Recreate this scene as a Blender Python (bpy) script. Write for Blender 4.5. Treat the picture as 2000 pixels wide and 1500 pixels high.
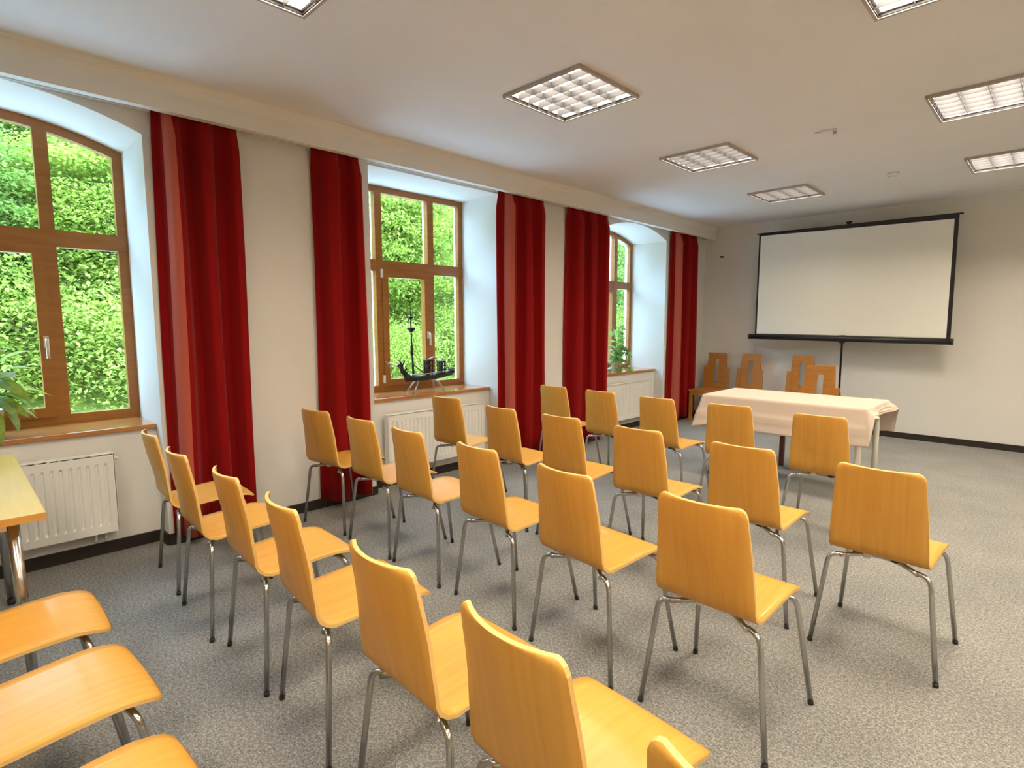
import bpy, bmesh, math, random
import numpy as np
from mathutils import Matrix, Vector

# ------------------------------------------------------------------ camera, sky, exposure
for o in list(bpy.data.objects):
    bpy.data.objects.remove(o, do_unlink=True)
scn = bpy.context.scene
COL = scn.collection

FPX, PITCH, YAW, ROLL, CAMZ = 1093.65, 0.10739, -0.77989, -0.0012, 1.384
def make_camera():
    cd = bpy.data.cameras.new('camera'); co = bpy.data.objects.new('camera', cd); COL.objects.link(co)
    cp, sp = math.cos(PITCH), math.sin(PITCH)
    fwd = Vector((math.sin(YAW)*cp, math.cos(YAW)*cp, -sp))
    right = Vector((math.cos(YAW), -math.sin(YAW), 0)); up = right.cross(fwd)
    r = right*math.cos(ROLL) + up*math.sin(ROLL); u = -right*math.sin(ROLL) + up*math.cos(ROLL)
    m = Matrix((r, u, -fwd)).transposed().to_4x4(); m.translation = (0, 0, CAMZ)
    co.matrix_world = m
    cd.sensor_fit = 'HORIZONTAL'; cd.sensor_width = 36; cd.lens = FPX*36/2000
    cd.clip_start = 0.05; cd.clip_end = 300
    scn.camera = co
make_camera()

SKY_STRENGTH = 13.8
LAMP_STRENGTH = 56.0        # rows away from the windows; the window-side row is dimmed
world = bpy.data.worlds.new('overcast_sky'); scn.world = world; world.use_nodes = True
bg = world.node_tree.nodes['Background']
bg.inputs[0].default_value = (0.40, 0.65, 1.0, 1); bg.inputs[1].default_value = SKY_STRENGTH
vs = scn.view_settings
vs.view_transform = 'Standard'; vs.look = 'None'; vs.gamma = 1.0; vs.use_curve_mapping = False
vs.exposure = 0.26

# ------------------------------------------------------------------ materials
def mat(name, col, rough=0.5, metal=0.0, spec=0.5, coat=0.0):
    m = bpy.data.materials.new(name); m.use_nodes = True
    b = m.node_tree.nodes['Principled BSDF']
    b.inputs['Base Color'].default_value = (*col, 1); b.inputs['Roughness'].default_value = rough
    b.inputs['Metallic'].default_value = metal; b.inputs['Specular IOR Level'].default_value = spec
    b.inputs['Coat Weight'].default_value = coat
    b.inputs['Coat Roughness'].default_value = 0.15
    return m
def N(m, t, **kw):
    n = m.node_tree.nodes.new(t)
    for k, v in kw.items(): setattr(n, k, v)
    return n
def L(m, a, b): m.node_tree.links.new(a, b)
def P(m): return m.node_tree.nodes['Principled BSDF']
def ramp(m, fac, stops):
    r = N(m, 'ShaderNodeValToRGB'); e = r.color_ramp.elements
    while len(e) < len(stops): e.new(0.5)
    for el, (p, c) in zip(e, stops): el.position = p; el.color = (*c, 1)
    L(m, fac, r.inputs[0]); return r.outputs[0]
def coords(m, scale=(1, 1, 1), rnd=False):
    tc = N(m, 'ShaderNodeTexCoord'); mp = N(m, 'ShaderNodeMapping')
    mp.inputs['Scale'].default_value = scale
    src = tc.outputs['Object']
    if rnd:
        oi = N(m, 'ShaderNodeObjectInfo'); ad = N(m, 'ShaderNodeVectorMath', operation='MULTIPLY_ADD')
        ad.inputs[0].default_value = (1, 1, 1)
        cx = N(m, 'ShaderNodeCombineXYZ')
        mu = N(m, 'ShaderNodeMath', operation='MULTIPLY'); mu.inputs[1].default_value = 7.0
        L(m, oi.outputs['Random'], mu.inputs[0]); L(m, mu.outputs[0], cx.inputs[0]); L(m, mu.outputs[0], cx.inputs[1])
        L(m, src, ad.inputs[1]); L(m, cx.outputs[0], ad.inputs[2]); 
        ad.operation = 'ADD'
        L(m, src, ad.inputs[0]); L(m, cx.outputs[0], ad.inputs[1]); src = ad.outputs[0]
    L(m, src, mp.inputs['Vector']); return mp.outputs[0]
def noise(m, vec, scale, detail=2, rough=0.5):
    n = N(m, 'ShaderNodeTexNoise'); n.inputs['Scale'].default_value = scale
    n.inputs['Detail'].default_value = detail; n.inputs['Roughness'].default_value = rough
    L(m, vec, n.inputs['Vector']); return n.outputs['Fac']
def bump(m, h, strength=0.2, dist=0.01):
    b = N(m, 'ShaderNodeBump'); b.inputs['Strength'].default_value = strength; b.inputs['Distance'].default_value = dist
    L(m, h, b.inputs['Height']); L(m, b.outputs[0], P(m).inputs['Normal'])
def wood(name, c1, c2, rough, scale, spec=0.5, coat=0.0, rnd=True):
    m = mat(name, c1, rough, spec=spec, coat=coat)
    v = coords(m, scale, rnd)
    f = noise(m, v, 1.0, 3, 0.6)
    L(m, ramp(m, f, ((0.3, c1), (0.7, c2))), P(m).inputs['Base Color'])
    return m
M = {}
def plaster(name, col):
    m = mat(name, col, 0.9, spec=0.2)
    v = coords(m); f = noise(m, v, 1.3, 3)
    d = tuple(c*0.95 for c in col)
    L(m, ramp(m, f, ((0.3, d), (0.7, col))), P(m).inputs['Base Color'])
    bump(m, noise(m, v, 60, 3), 0.12, 0.004)
    return m
M['wall'] = plaster('wall_plaster', (0.80, 0.775, 0.72))
M['ceiling'] = plaster('ceiling_plaster', (0.81, 0.805, 0.79))
def carpet():
    m = mat('carpet', (0.2, 0.2, 0.19), 1.0, spec=0.1)
    v = coords(m)
    a = noise(m, v, 150, 2, 0.8); b = noise(m, v, 75, 3, 0.7); c = noise(m, v, 2.2, 3)
    mx = N(m, 'ShaderNodeMath', operation='ADD'); L(m, a, mx.inputs[0]); L(m, b, mx.inputs[1])
    hf = N(m, 'ShaderNodeMath', operation='MULTIPLY'); hf.inputs[1].default_value = 0.5; L(m, mx.outputs[0], hf.inputs[0])
    base = ramp(m, hf.outputs[0], ((0.36, (0.115, 0.116, 0.113)), (0.5, (0.225, 0.222, 0.208)), (0.64, (0.40, 0.385, 0.35))))
    wear = ramp(m, c, ((0.35, (0.88, 0.88, 0.88)), (0.7, (1.06, 1.05, 1.03))))
    mu = N(m, 'ShaderNodeMix', data_type='RGBA', blend_type='MULTIPLY'); mu.inputs['Factor'].default_value = 1
    L(m, base, mu.inputs['A']); L(m, wear, mu.inputs['B']); L(m, mu.outputs['Result'], P(m).inputs['Base Color'])
    bump(m, hf.outputs[0], 0.5, 0.006)
    P(m).inputs['Sheen Weight'].default_value = 0.15
    return m
M['carpet'] = carpet()
M['skirting'] = mat('dark_skirting', (0.025, 0.018, 0.014), 0.5)
M['ply'] = wood('beech_plywood', (0.61, 0.295, 0.043), (0.665, 0.345, 0.060), 0.5, (55, 2.5, 2.5), spec=0.3, coat=0.22)
M['ply_edge'] = mat('plywood_edge', (0.78, 0.50, 0.17), 0.5)
M['desk'] = wood('beech_laminate', (0.62, 0.40, 0.09), (0.68, 0.46, 0.12), 0.3, (3, 50, 3), coat=0.15)
M['desk_edge'] = mat('desk_edge', (0.62, 0.33, 0.08), 0.4)
M['chrome'] = mat('chrome', (0.55, 0.54, 0.52), 0.22, metal=1.0)
M['cap'] = mat('black_plastic', (0.015, 0.015, 0.015), 0.5)
M['frame'] = wood('varnished_pine', (0.30, 0.105, 0.012), (0.38, 0.145, 0.020), 0.38, (4, 4, 30), coat=0.08, rnd=False)
M['outer_frame'] = mat('cream_outer_frame', (0.78, 0.72, 0.60), 0.6)
M['sill'] = wood('sill_wood', (0.40, 0.15, 0.035), (0.52, 0.22, 0.06), 0.18, (30, 2, 10), coat=0.5, rnd=False)
M['radiator'] = mat('radiator_enamel', (0.86, 0.85, 0.80), 0.35)
M['white_plastic'] = mat('white_plastic', (0.8, 0.8, 0.77), 0.4)
M['white_metal'] = mat('cream_leg', (0.80, 0.77, 0.68), 0.4)
M['dark_gap'] = mat('dark_gap', (0.03, 0.03, 0.03), 0.8)
M['lamp_frame'] = mat('lamp_frame', (0.45, 0.40, 0.36), 0.45, metal=0.3)
M['louvre'] = mat('louvre_aluminium', (0.04, 0.04, 0.044), 0.4, metal=0.0, spec=0.15)
M['black'] = mat('black_metal', (0.012, 0.011, 0.012), 0.4)
M['screen'] = mat('screen_fabric', (0.88, 0.87, 0.80), 0.85, spec=0.2)
M['oldwood'] = wood('oak_chair_wood', (0.42, 0.170, 0.026), (0.50, 0.225, 0.040), 0.4, (8, 8, 40), coat=0.1)
M['darkwood'] = wood('dark_chair_wood', (0.12, 0.028, 0.012), (0.17, 0.045, 0.02), 0.4, (8, 8, 30))
M['iron'] = mat('dark_iron', (0.045, 0.042, 0.038), 0.45, metal=0.7)
M['steel'] = mat('bright_iron', (0.45, 0.42, 0.40), 0.3, metal=0.9)
M['handle'] = mat('window_handle', (0.72, 0.60, 0.42), 0.3, metal=0.5)
M['pot'] = mat('white_pot', (0.75, 0.74, 0.70), 0.4)
M['soil'] = mat('soil', (0.05, 0.03, 0.02), 0.95)
M['stem'] = mat('stem', (0.20, 0.30, 0.06), 0.6)
M['bark'] = mat('bark', (0.12, 0.09, 0.06), 0.9)
def curtain_mat(name='red_curtain', col=(0.30, 0.003, 0.004), back=(0.70, 0.06, 0.04)):
    m = mat(name, col, 0.75, spec=0.15)
    P(m).inputs['Sheen Weight'].default_value = 0.22
    P(m).inputs['Sheen Tint'].default_value = (1, 0.35, 0.3, 1)
    v = coords(m, (400, 400, 400)); bump(m, noise(m, v, 1, 1), 0.1, 0.001)
    tr = N(m, 'ShaderNodeBsdfTranslucent'); tr.inputs[0].default_value = (*back, 1)
    mx = N(m, 'ShaderNodeMixShader'); mx.inputs[0].default_value = 0.22
    out = m.node_tree.nodes['Material Output']
    L(m, P(m).outputs[0], mx.inputs[1]); L(m, tr.outputs[0], mx.inputs[2]); L(m, mx.outputs[0], out.inputs[0])
    return m
M['curtain'] = curtain_mat()
M['curtain_stripe'] = curtain_mat('salmon_stripe', (0.56, 0.13, 0.085), (0.85, 0.25, 0.16))
def cloth_mat():
    m = mat('table_linen', (0.62, 0.51, 0.41), 0.85, spec=0.15)
    v = coords(m, (500, 500, 500)); bump(m, noise(m, v, 1, 1), 0.1, 0.001)
    return m
M['linen'] = cloth_mat()
def glass_mat():
    m = bpy.data.materials.new('window_glass'); m.use_nodes = True; nt = m.node_tree
    nt.nodes.remove(P(m)); out = nt.nodes['Material Output']
    t = N(m, 'ShaderNodeBsdfTransparent'); t.inputs[0].default_value = (0.96, 0.98, 0.96, 1)
    g = N(m, 'ShaderNodeBsdfGlossy'); g.inputs['Roughness'].default_value = 0.0
    lw = N(m, 'ShaderNodeLayerWeight'); lw.inputs['Blend'].default_value = 0.5
    pw = N(m, 'ShaderNodeMath', operation='POWER'); pw.inputs[1].default_value = 5.0; L(m, lw.outputs['Facing'], pw.inputs[0])
    fr = N(m, 'ShaderNodeMath', operation='MULTIPLY_ADD'); fr.inputs[1].default_value = 0.6; fr.inputs[2].default_value = 0.02; L(m, pw.outputs[0], fr.inputs[0])
    mx = N(m, 'ShaderNodeMixShader')
    L(m, fr.outputs[0], mx.inputs[0]); L(m, t.outputs[0], mx.inputs[1]); L(m, g.outputs[0], mx.inputs[2]); L(m, mx.outputs[0], out.inputs[0])
    return m
M['glass'] = glass_mat()
def lamp_mat(k=1.0):
    m = bpy.data.materials.new('lamp_diffuser'); m.use_nodes = True
    nt = m.node_tree; nt.nodes.remove(P(m)); e = N(m, 'ShaderNodeEmission')
    e.inputs[0].default_value = (1.0, 0.86, 0.68, 1); e.inputs[1].default_value = LAMP_STRENGTH*k
    L(m, e.outputs[0], nt.nodes['Material Output'].inputs[0]); return m
M['lamp'] = lamp_mat(0.55); M['lamp_full'] = lamp_mat(1.0)
def leaf_mat(name, stops, transl, nscale=1.2, shine=0.45):
    m = mat(name, stops[0], shine, spec=0.4)
    v = coords(m); f = noise(m, v, nscale, 3, 0.7)
    c = ramp(m, f, tuple(zip((0.3, 0.5, 0.7), stops)))
    L(m, c, P(m).inputs['Base Color'])
    tr = N(m, 'ShaderNodeBsdfTranslucent'); tr.inputs[0].default_value = (*transl, 1)
    mx = N(m, 'ShaderNodeMixShader'); mx.inputs[0].default_value = 0.5
    L(m, P(m).outputs[0], mx.inputs[1]); L(m, tr.outputs[0], mx.inputs[2])
    L(m, mx.outputs[0], m.node_tree.nodes['Material Output'].inputs[0]); return m
M['leaf_a'] = leaf_mat('maple_leaves', ((0.20, 0.28, 0.040), (0.33, 0.41, 0.060), (0.47, 0.52, 0.095)), (0.42, 0.48, 0.075), 1.2, 0.7)
M['leaf_b'] = leaf_mat('beech_leaves', ((0.13, 0.22, 0.045), (0.24, 0.34, 0.07), (0.39, 0.46, 0.11)), (0.31, 0.43, 0.09), 1.2, 0.7)
M['leaf_c'] = leaf_mat('shrub_leaves', ((0.22, 0.31, 0.05), (0.36, 0.43, 0.07), (0.52, 0.54, 0.12)), (0.45, 0.50, 0.08), 1.5, 0.7)
M['house_leaf'] = leaf_mat('rubber_plant_leaf', ((0.10, 0.19, 0.03), (0.22, 0.32, 0.05), (0.48, 0.52, 0.14)), (0.50, 0.58, 0.06), 22, 0.5)
M['ivy_leaf'] = leaf_mat('pothos_leaf', ((0.08, 0.22, 0.05), (0.22, 0.40, 0.12), (0.50, 0.60, 0.34)), (0.35, 0.55, 0.12), 14, 0.35)
def grass_mat():
    m = mat('grass', (0.3, 0.55, 0.1), 0.9, spec=0.1); v = coords(m)
    f = noise(m, v, 1.5, 5, 0.7)
    L(m, ramp(m, f, ((0.3, (0.24, 0.29, 0.05)), (0.7, (0.40, 0.42, 0.10)))), P(m).inputs['Base Color']); bump(m, noise(m, v, 12, 4), 0.6, 0.1)
    return m
M['grass'] = grass_mat()
M['bounce_paving'] = plaster('pale_bounce_paving', (0.78, 0.77, 0.75))  # for the added slab outside, kept pale to throw sky light indoors

# ------------------------------------------------------------------ mesh building
class MB:
    def __init__(s): s.v = []; s.f = []; s.sm = []; s.mi = []
    def add(s, vs_, fs, smooth=False, mi=0):
        b = len(s.v); s.v += [tuple(q) for q in vs_]
        for f in fs: s.f.append(tuple(b+i for i in f)); s.sm.append(smooth); s.mi.append(mi)
        return s
    def box(s, a, b, bev=0.0, mi=0):
        x0, y0, z0 = a; x1, y1, z1 = b
        if bev <= 0:
            return s.add([(x0,y0,z0),(x1,y0,z0),(x1,y1,z0),(x0,y1,z0),(x0,y0,z1),(x1,y0,z1),(x1,y1,z1),(x0,y1,z1)],
                         [(0,3,2,1),(4,5,6,7),(0,1,5,4),(1,2,6,5),(2,3,7,6),(3,0,4,7)], mi=mi)
        bm = bmesh.new(); bmesh.ops.create_cube(bm, size=1)
        for v in bm.verts:
            v.co = Vector((x0+(v.co.x+.5)*(x1-x0), y0+(v.co.y+.5)*(y1-y0), z0+(v.co.z+.5)*(z1-z0)))
        bmesh.ops.bevel(bm, geom=list(bm.edges), offset=bev, segments=2, affect='EDGES', profile=0.5)
        bm.verts.index_update()
        s.add([v.co[:] for v in bm.verts], [tuple(v.index for v in f.verts) for f in bm.faces], mi=mi); bm.free(); return s
    def tube(s, pts, r, n=10, cap=True, mi=0):
        pts = [Vector(p) for p in pts]; rs = r if isinstance(r, (list, tuple)) else [r]*len(pts)
        vs_, fs = [], []; up = None
        for i, p in enumerate(pts):
            t = (pts[min(i+1, len(pts)-1)] - pts[max(i-1, 0)]).normalized()
            if up is None:
                up = Vector((0, 0, 1)) if abs(t.z) < 0.9 else Vector((1, 0, 0))
            a = (up - t*up.dot(t)).normalized(); b = t.cross(a); up = a
            for k in range(n):
                w = 2*math.pi*k/n; vs_.append(p + (a*math.cos(w) + b*math.sin(w))*rs[i])
        for i in range(len(pts)-1):
            for k in range(n):
                fs.append((i*n+k, i*n+(k+1) % n, (i+1)*n+(k+1) % n, (i+1)*n+k))
        s.add(vs_, fs, True, mi)
        if cap:
            b = len(s.v)-len(vs_)
            s.f.append(tuple(b+k for k in range(n))[::-1]); s.sm.append(False); s.mi.append(mi)
            s.f.append(tuple(b+(len(pts)-1)*n+k for k in range(n))); s.sm.append(False); s.mi.append(mi)
        return s
    def lathe(s, prof, c=(0, 0, 0), n=20, smooth=True, mi=0):
        vs_, fs = [], []
        for r, z in prof:
            for k in range(n):
                w = 2*math.pi*k/n; vs_.append((c[0]+r*math.cos(w), c[1]+r*math.sin(w), c[2]+z))
        for i in range(len(prof)-1):
            for k in range(n): fs.append((i*n+k, i*n+(k+1) % n, (i+1)*n+(k+1) % n, (i+1)*n+k))
        fs.append(tuple(range(n))[::-1]); fs.append(tuple((len(prof)-1)*n+k for k in range(n)))
        return s.add(vs_, fs, smooth, mi)
    def prism(s, poly, axis, a, b, mi=0):
        """poly of 2D points extruded along axis from a to b (axis 0:(y,z) 1:(x,z) 2:(x,y))"""
        def p3(q, h): return {0: (h, q[0], q[1]), 1: (q[0], h, q[1]), 2: (q[0], q[1], h)}[axis]
        n = len(poly); vs_ = [p3(q, a) for q in poly] + [p3(q, b) for q in poly]
        fs = [tuple(range(n))[::-1], tuple(range(n, 2*n))] + [(i, (i+1) % n, n+(i+1) % n, n+i) for i in range(n)]
        return s.add(vs_, fs, mi=mi)
    def mesh(s, name, mats):
        me = bpy.data.meshes.new(name); me.from_pydata(s.v, [], s.f)
        for m in (mats if isinstance(mats, (list, tuple)) else [mats]): me.materials.append(m)
        me.polygons.foreach_set('use_smooth', s.sm); me.polygons.foreach_set('material_index', s.mi)
        bm = bmesh.new(); bm.from_mesh(me); bmesh.ops.recalc_face_normals(bm, faces=bm.faces); bm.to_mesh(me); bm.free()
        me.update(); return me
    def build(s, name, mats, parent=None, loc=None):
        return link(name, s.mesh(name, mats), parent, loc)
def link(name, data, parent=None, loc=None):
    o = bpy.data.objects.new(name, data); COL.objects.link(o)
    if parent: o.parent = parent
    if loc: o.location = loc
    return o
def tag(o, label=None, cat=None, group=None, kind=None):
    if label: o['label'] = label
    if cat: o['category'] = cat
    if group: o['group'] = group
    if kind: o['kind'] = kind
    return o
def thing(name, label, cat, loc=(0, 0, 0), rz=0, group=None, kind=None):
    o = bpy.data.objects.new(name, None); COL.objects.link(o); o.location = loc; o.rotation_euler = (0, 0, rz)
    o.empty_display_size = 0.1
    return tag(o, label, cat, group, kind)
def copy_tree(o, parent=None):
    c = o.copy(); COL.objects.link(c); c.parent = parent
    for ch in list(o.children): copy_tree(ch, c)
    return c
ORD = ['nearest', 'second', 'third', 'fourth', 'fifth', 'sixth', 'seventh']

# ------------------------------------------------------------------ room shell
XW, XP, XF, XO = -3.92, -4.06, -4.45, -4.57       # pier face, parapet face, window frame, outer face
YF, ZC = 8.05, 2.77
XR, YB = 3.0, -3.2
WIN = [dict(y0=-0.52, y1=0.90, arch=True, m0=(0.44, 0.507)), dict(y0=2.39, y1=3.78, arch=False), dict(y0=5.45, y1=6.917, arch=True)]
def head(w, n=14, inset=0.0):
    """points of the window head from y1 to y0"""
    y0, y1 = w['y0']+inset, w['y1']-inset
    if not w['arch']: return [(y1, 2.60-inset), (y0, 2.60-inset)]
    half = (w['y1']-w['y0'])/2; c = (w['y0']+w['y1'])/2; rise = 0.137; R = (half**2+rise**2)/(2*rise); zc = 2.62-R
    R2 = R-inset; out = []
    for i in range(n+1):
        y = y1+(y0-y1)*i/n; out.append((y, zc+math.sqrt(R2*R2-(y-c)**2)))
    return out
floor = MB().box((-4.7, YB-0.2, -0.15), (XR+0.2, YF+0.3, 0.0)).build('floor', M['carpet'])
tag(floor, 'grey mottled carpet floor under all the chairs', 'floor', kind='structure')

wl = MB()
ys = [YB-0.2] + [q for w in WIN for q in (w['y0'], w['y1'])] + [YF+0.3]
for i in range(0, len(ys), 2): wl.box((XO, ys[i], 0), (XW, ys[i+1], 2.95))
for w in WIN:
    wl.box((XO, w['y0'], 0), (XP, w['y1'], 0.732))
    pts = head(w); wl.prism(pts + [(w['y0'], 2.95), (w['y1'], 2.95)], 0, XO, XW)
wall_left = wl.build('wall_left', M['wall'])
tag(wall_left, 'off-white plaster wall with three deep window niches', 'wall', kind='structure')
tag(MB().box((XW-0.01, YF, 0), (XR+0.2, YF+0.25, 2.95)).build('wall_far', M['wall']), 'off-white plaster wall behind the projection screen', 'wall', kind='structure')
tag(MB().box((XR, YB-0.2, 0), (XR+0.2, YF, 2.95)).build('wall_right', M['wall']), 'plain off-white wall opposite the windows', 'wall', kind='structure')
tag(MB().box((XW, YB-0.2, 0), (XR, YB, 2.95)).build('wall_back', M['wall']), 'plain off-white wall at the rear of the room', 'wall', kind='structure')

# ceiling with recesses for the lights
LX = [-2.26, -0.437, 1.39]; LY = [-0.88, 0.96, 2.80, 4.64, 6.465]; LH = 0.295  # all lights out of view (outer row, rear ones) are added for even lighting
def ceiling():
    xs = sorted([XW] + [c+s*(LH-.03) for c in LX for s in (-1, 1)] + [XR]); yy = sorted([YB] + [c+s*(LH-.03) for c in LY for s in (-1, 1)] + [YF])
    m = MB(); zt = ZC+0.16
    for i in range(len(xs)-1):
        for j in range(len(yy)-1):
            hole = i % 2 == 1 and j % 2 == 1
            a, b, c, d = (xs[i], yy[j]), (xs[i+1], yy[j]), (xs[i+1], yy[j+1]), (xs[i], yy[j+1])
            z = zt-0.04 if hole else ZC
            m.add([(*a, z), (*b, z), (*c, z), (*d, z)], [(0, 1, 2, 3)])
            if hole:
                for p, q in ((a, b), (b, c), (c, d), (d, a)):
                    m.add([(*p, ZC), (*q, ZC), (*q, z), (*p, z)], [(0, 1, 2, 3)])
    m.add([(xs[0], yy[0], zt), (xs[-1], yy[0], zt), (xs[-1], yy[-1], zt), (xs[0], yy[-1], zt)], [(0, 3, 2, 1)])
    for p, q in (((xs[0], yy[0]), (xs[-1], yy[0])), ((xs[-1], yy[0]), (xs[-1], yy[-1])), ((xs[-1], yy[-1]), (xs[0], yy[-1])), ((xs[0], yy[-1]), (xs[0], yy[0]))):
        m.add([(*p, ZC), (*q, ZC), (*q, zt), (*p, zt)], [(0, 1, 2, 3)])
    bm_me = m.mesh('ceiling', M['ceiling'])
    bm = bmesh.new(); bm.from_mesh(bm_me); bmesh.ops.remove_doubles(bm, verts=bm.verts, dist=1e-4); bm.to_mesh(bm_me); bm.free()
    return link('ceiling', bm_me)
tag(ceiling(), 'warm white plaster ceiling with recessed square lights', 'ceiling', kind='structure')

# fascia in front of the curtain pocket, rounded into the ceiling
fx = -3.765; prof = [(fx-0.055, 2.598), (fx, 2.598), (fx, 2.70)]
for k in range(1, 7):
    a = math.pi/2*k/6; prof.append((fx+0.07*(1-math.cos(a)), 2.70+0.07*math.sin(a)))
prof += [(fx+0.07, 2.79), (fx-0.055, 2.79)]
tag(MB().prism(prof, 1, YB, YF).build('trim_1', M['wall']), 'plastered fascia hiding the curtain rail along the windows', 'fascia', kind='structure')
rail = thing('curtain_rail', 'slim white curtain rail behind the plastered fascia', 'curtain rail', (-3.896, 2.4, 2.6165))
MB().tube([(0, -5.4, 0.0), (0, 5.62, 0.0)], 0.006, 8).build('rail_rod', M['white_plastic'], rail)
for y in (-4, -1.0, 1.0, 2.2, 3.6, 5.3):
    MB().box((-0.006, y-0.012, 0.0), (0.006, y+0.012, 0.153)).build('rail_bracket', M['white_plastic'], rail)

# skirting boards
bl = MB()
def skirt(m, p, q, t=0.014, h=0.072):
    x0, x1 = sorted((p[0], q[0])); y0, y1 = sorted((p[1], q[1]))
    m.box((x0-(t if x0 == x1 and p[1] > q[1] else 0), y0, 0), (x1+t if x0 == x1 else x1, y1+(t if y0 == y1 else 0), h))
for i in range(0, len(ys), 2): bl.box((XW, max(ys[i], YB), 0), (XW+0.014, min(ys[i+1], YF), 0.072))
for w in WIN:
    bl.box((XP, w['y0'], 0), (XP+0.014, w['y1'], 0.072))
    bl.box((XP, w['y1']-0.014, 0), (XW, w['y1'], 0.072)); bl.box((XP, w['y0'], 0), (XW, w['y0']+0.014, 0.072))
tag(bl.build('baseboard_left', M['skirting']), 'dark skirting board along the window wall', 'baseboard', kind='structure')
tag(MB().box((XW+0.014, YF-0.014, 0), (XR, YF, 0.072)).build('baseboard_far', M['skirting']), 'dark skirting board below the projection screen wall', 'baseboard', kind='structure')

# ------------------------------------------------------------------ windows
def window(i, w, label):
    root = thing('window_%d' % (i+1), label, 'window', (XF, (w['y0']+w['y1'])/2, 0.76), kind='structure')
    oy, oz = root.location.y, root.location.z
    T = lambda pts: [(y-oy, z-oz) for y, z in pts]
    y0, y1 = w['y0'], w['y1']; fw = 0.055
    wid = y1-y0; r1 = y1-0.375 if i != 1 else y1-0.372        # inner edge of mullion towards y1
    mw = 0.07
    mull = [(y0+0.375-0.002, y0+0.375+mw-0.002), (r1-mw+0.002, r1+0.002)]
    zb, zt0, zt1 = 0.775, 1.855, 1.955
    def arcz(y, inset):
        if not w['arch']: return 2.60-inset
        half = wid/2; c = (y0+y1)/2; R = (half**2+0.137**2)/0.274
        return 2.62-R+math.sqrt((R-inset)**2-(y-c)**2)
    def strip(ya, yb, in0, in1, n=14):      # band along the head
        ysn = [yb+(ya-yb)*k/n for k in range(n+1)]
        return [(y, arcz(y, in0)) for y in ysn] + [(y, arcz(y, in1)) for y in reversed(ysn)]
    def frame_mesh(xa, xb, s):
        m = MB()
        m.prism(T([(y0, zb), (y0+fw-s, zb), (y0+fw-s, arcz(y0+fw-s, 0.0)), (y0, arcz(y0, 0))]), 0, xa, xb)
        m.prism(T([(y1-fw+s, zb), (y1, zb), (y1, arcz(y1, 0)), (y1-fw+s, arcz(y1-fw+s, 0))]), 0, xa, xb)
        e = 0.0015
        m.prism(T(strip(y0, y1, 0.001, fw-s)), 0, xa-e, xb+e)
        m.prism(T([(y0, zb-0.02), (y1, zb-0.02), (y1, zb+0.045-s), (y0, zb+0.045-s)]), 0, xa-2*e, xb+2*e)
        m.prism(T([(y0+.001, zt0+s), (y1-.001, zt0+s), (y1-.001, zt1-s), (y0+.001, zt1-s)]), 0, xa-3*e, xb+3*e)
        for a, b in mull:
            m.prism(T([(a+s, zb), (b-s, zb), (b-s, arcz((a+b)/2, fw/2)), (a+s, arcz((a+b)/2, fw/2))]), 0, xa-4*e, xb+4*e)
        return m
    frame_mesh(-0.045, 0.0, 0.0).build('window_frame', M['frame'], root)
    frame_mesh(-0.085, -0.045, 0.012).build('outer_frame', M['outer_frame'], root)
    # opening sash in the middle light
    a, b = mull[0][1]-0.012, mull[1][0]+0.012; sw = 0.062; sz0, sz1 = zb+0.035, zt0+0.012
    m = MB()
    for q in ([(a, sz0), (a+sw, sz0), (a+sw, sz1), (a, sz1)], [(b-sw, sz0), (b, sz0), (b, sz1), (b-sw, sz1)],
              [(a+sw, sz0), (b-sw, sz0), (b-sw, sz0+sw), (a+sw, sz0+sw)], [(a+sw, sz1-sw), (b-sw, sz1-sw), (b-sw, sz1), (a+sw, sz1)]):
        m.prism(T(q), 0, -0.045, 0.016)
    sash = m.build('window_sash', M['frame'], root)
    h = MB().box((0.016, b-0.045-oy, 1.24-oz), (0.024, b-0.018-oy, 1.31-oz), 0.003)
    h.tube([(0.022, b-0.031-oy, 1.29-oz), (0.05, b-0.031-oy, 1.29-oz), (0.055, b-0.031-oy, 1.275-oz), (0.055, b-0.031-oy, 1.175-oz)], 0.009, 8)
    h.build('window_handle', M['handle'], sash)
    for z in (0.84, 1.80):
        MB().box((0.0, a-0.012-oy, z-oz), (0.022, a+0.008-oy, z+0.075-oz), 0.003).build('hinge', M['white_plastic'], sash)
    # panes
    cells = [(y0+fw, mull[0][0]), (mull[0][1], mull[1][0]), (mull[1][1], y1-fw)]
    for k, (p, q) in enumerate(cells):
        ysn = [q+(p-q)*t/8 for t in range(9)]
        up = [(q, zt1), ] + [(y, arcz(y, fw)) for y in ysn] + [(p, zt1)]
        MB().prism(T(up), 0, -0.040, -0.036).build('pane', M['glass'], root)
        lo = [(p, zb+0.045), (q, zb+0.045), (q, zt0), (p, zt0)] if k != 1 else [(a+sw, sz0+sw), (b-sw, sz0+sw), (b-sw, sz1-sw), (a+sw, sz1-sw)]
        MB().prism(T(lo), 0, -0.034, -0.030).build('pane', M['glass'], root)
    MB().box((0.0, y0-oy, -0.028), (0.41, y1-oy, 0.0), 0.004).build('window_sill', M['sill'], root)
window(0, WIN[0], 'arched brown wooden window in the niche beside the bare table')
window(1, WIN[1], 'flat-topped brown wooden window with an iron ship on its sill')
window(2, WIN[2], 'arched brown wooden window in the niche closest to the projection screen')

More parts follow.
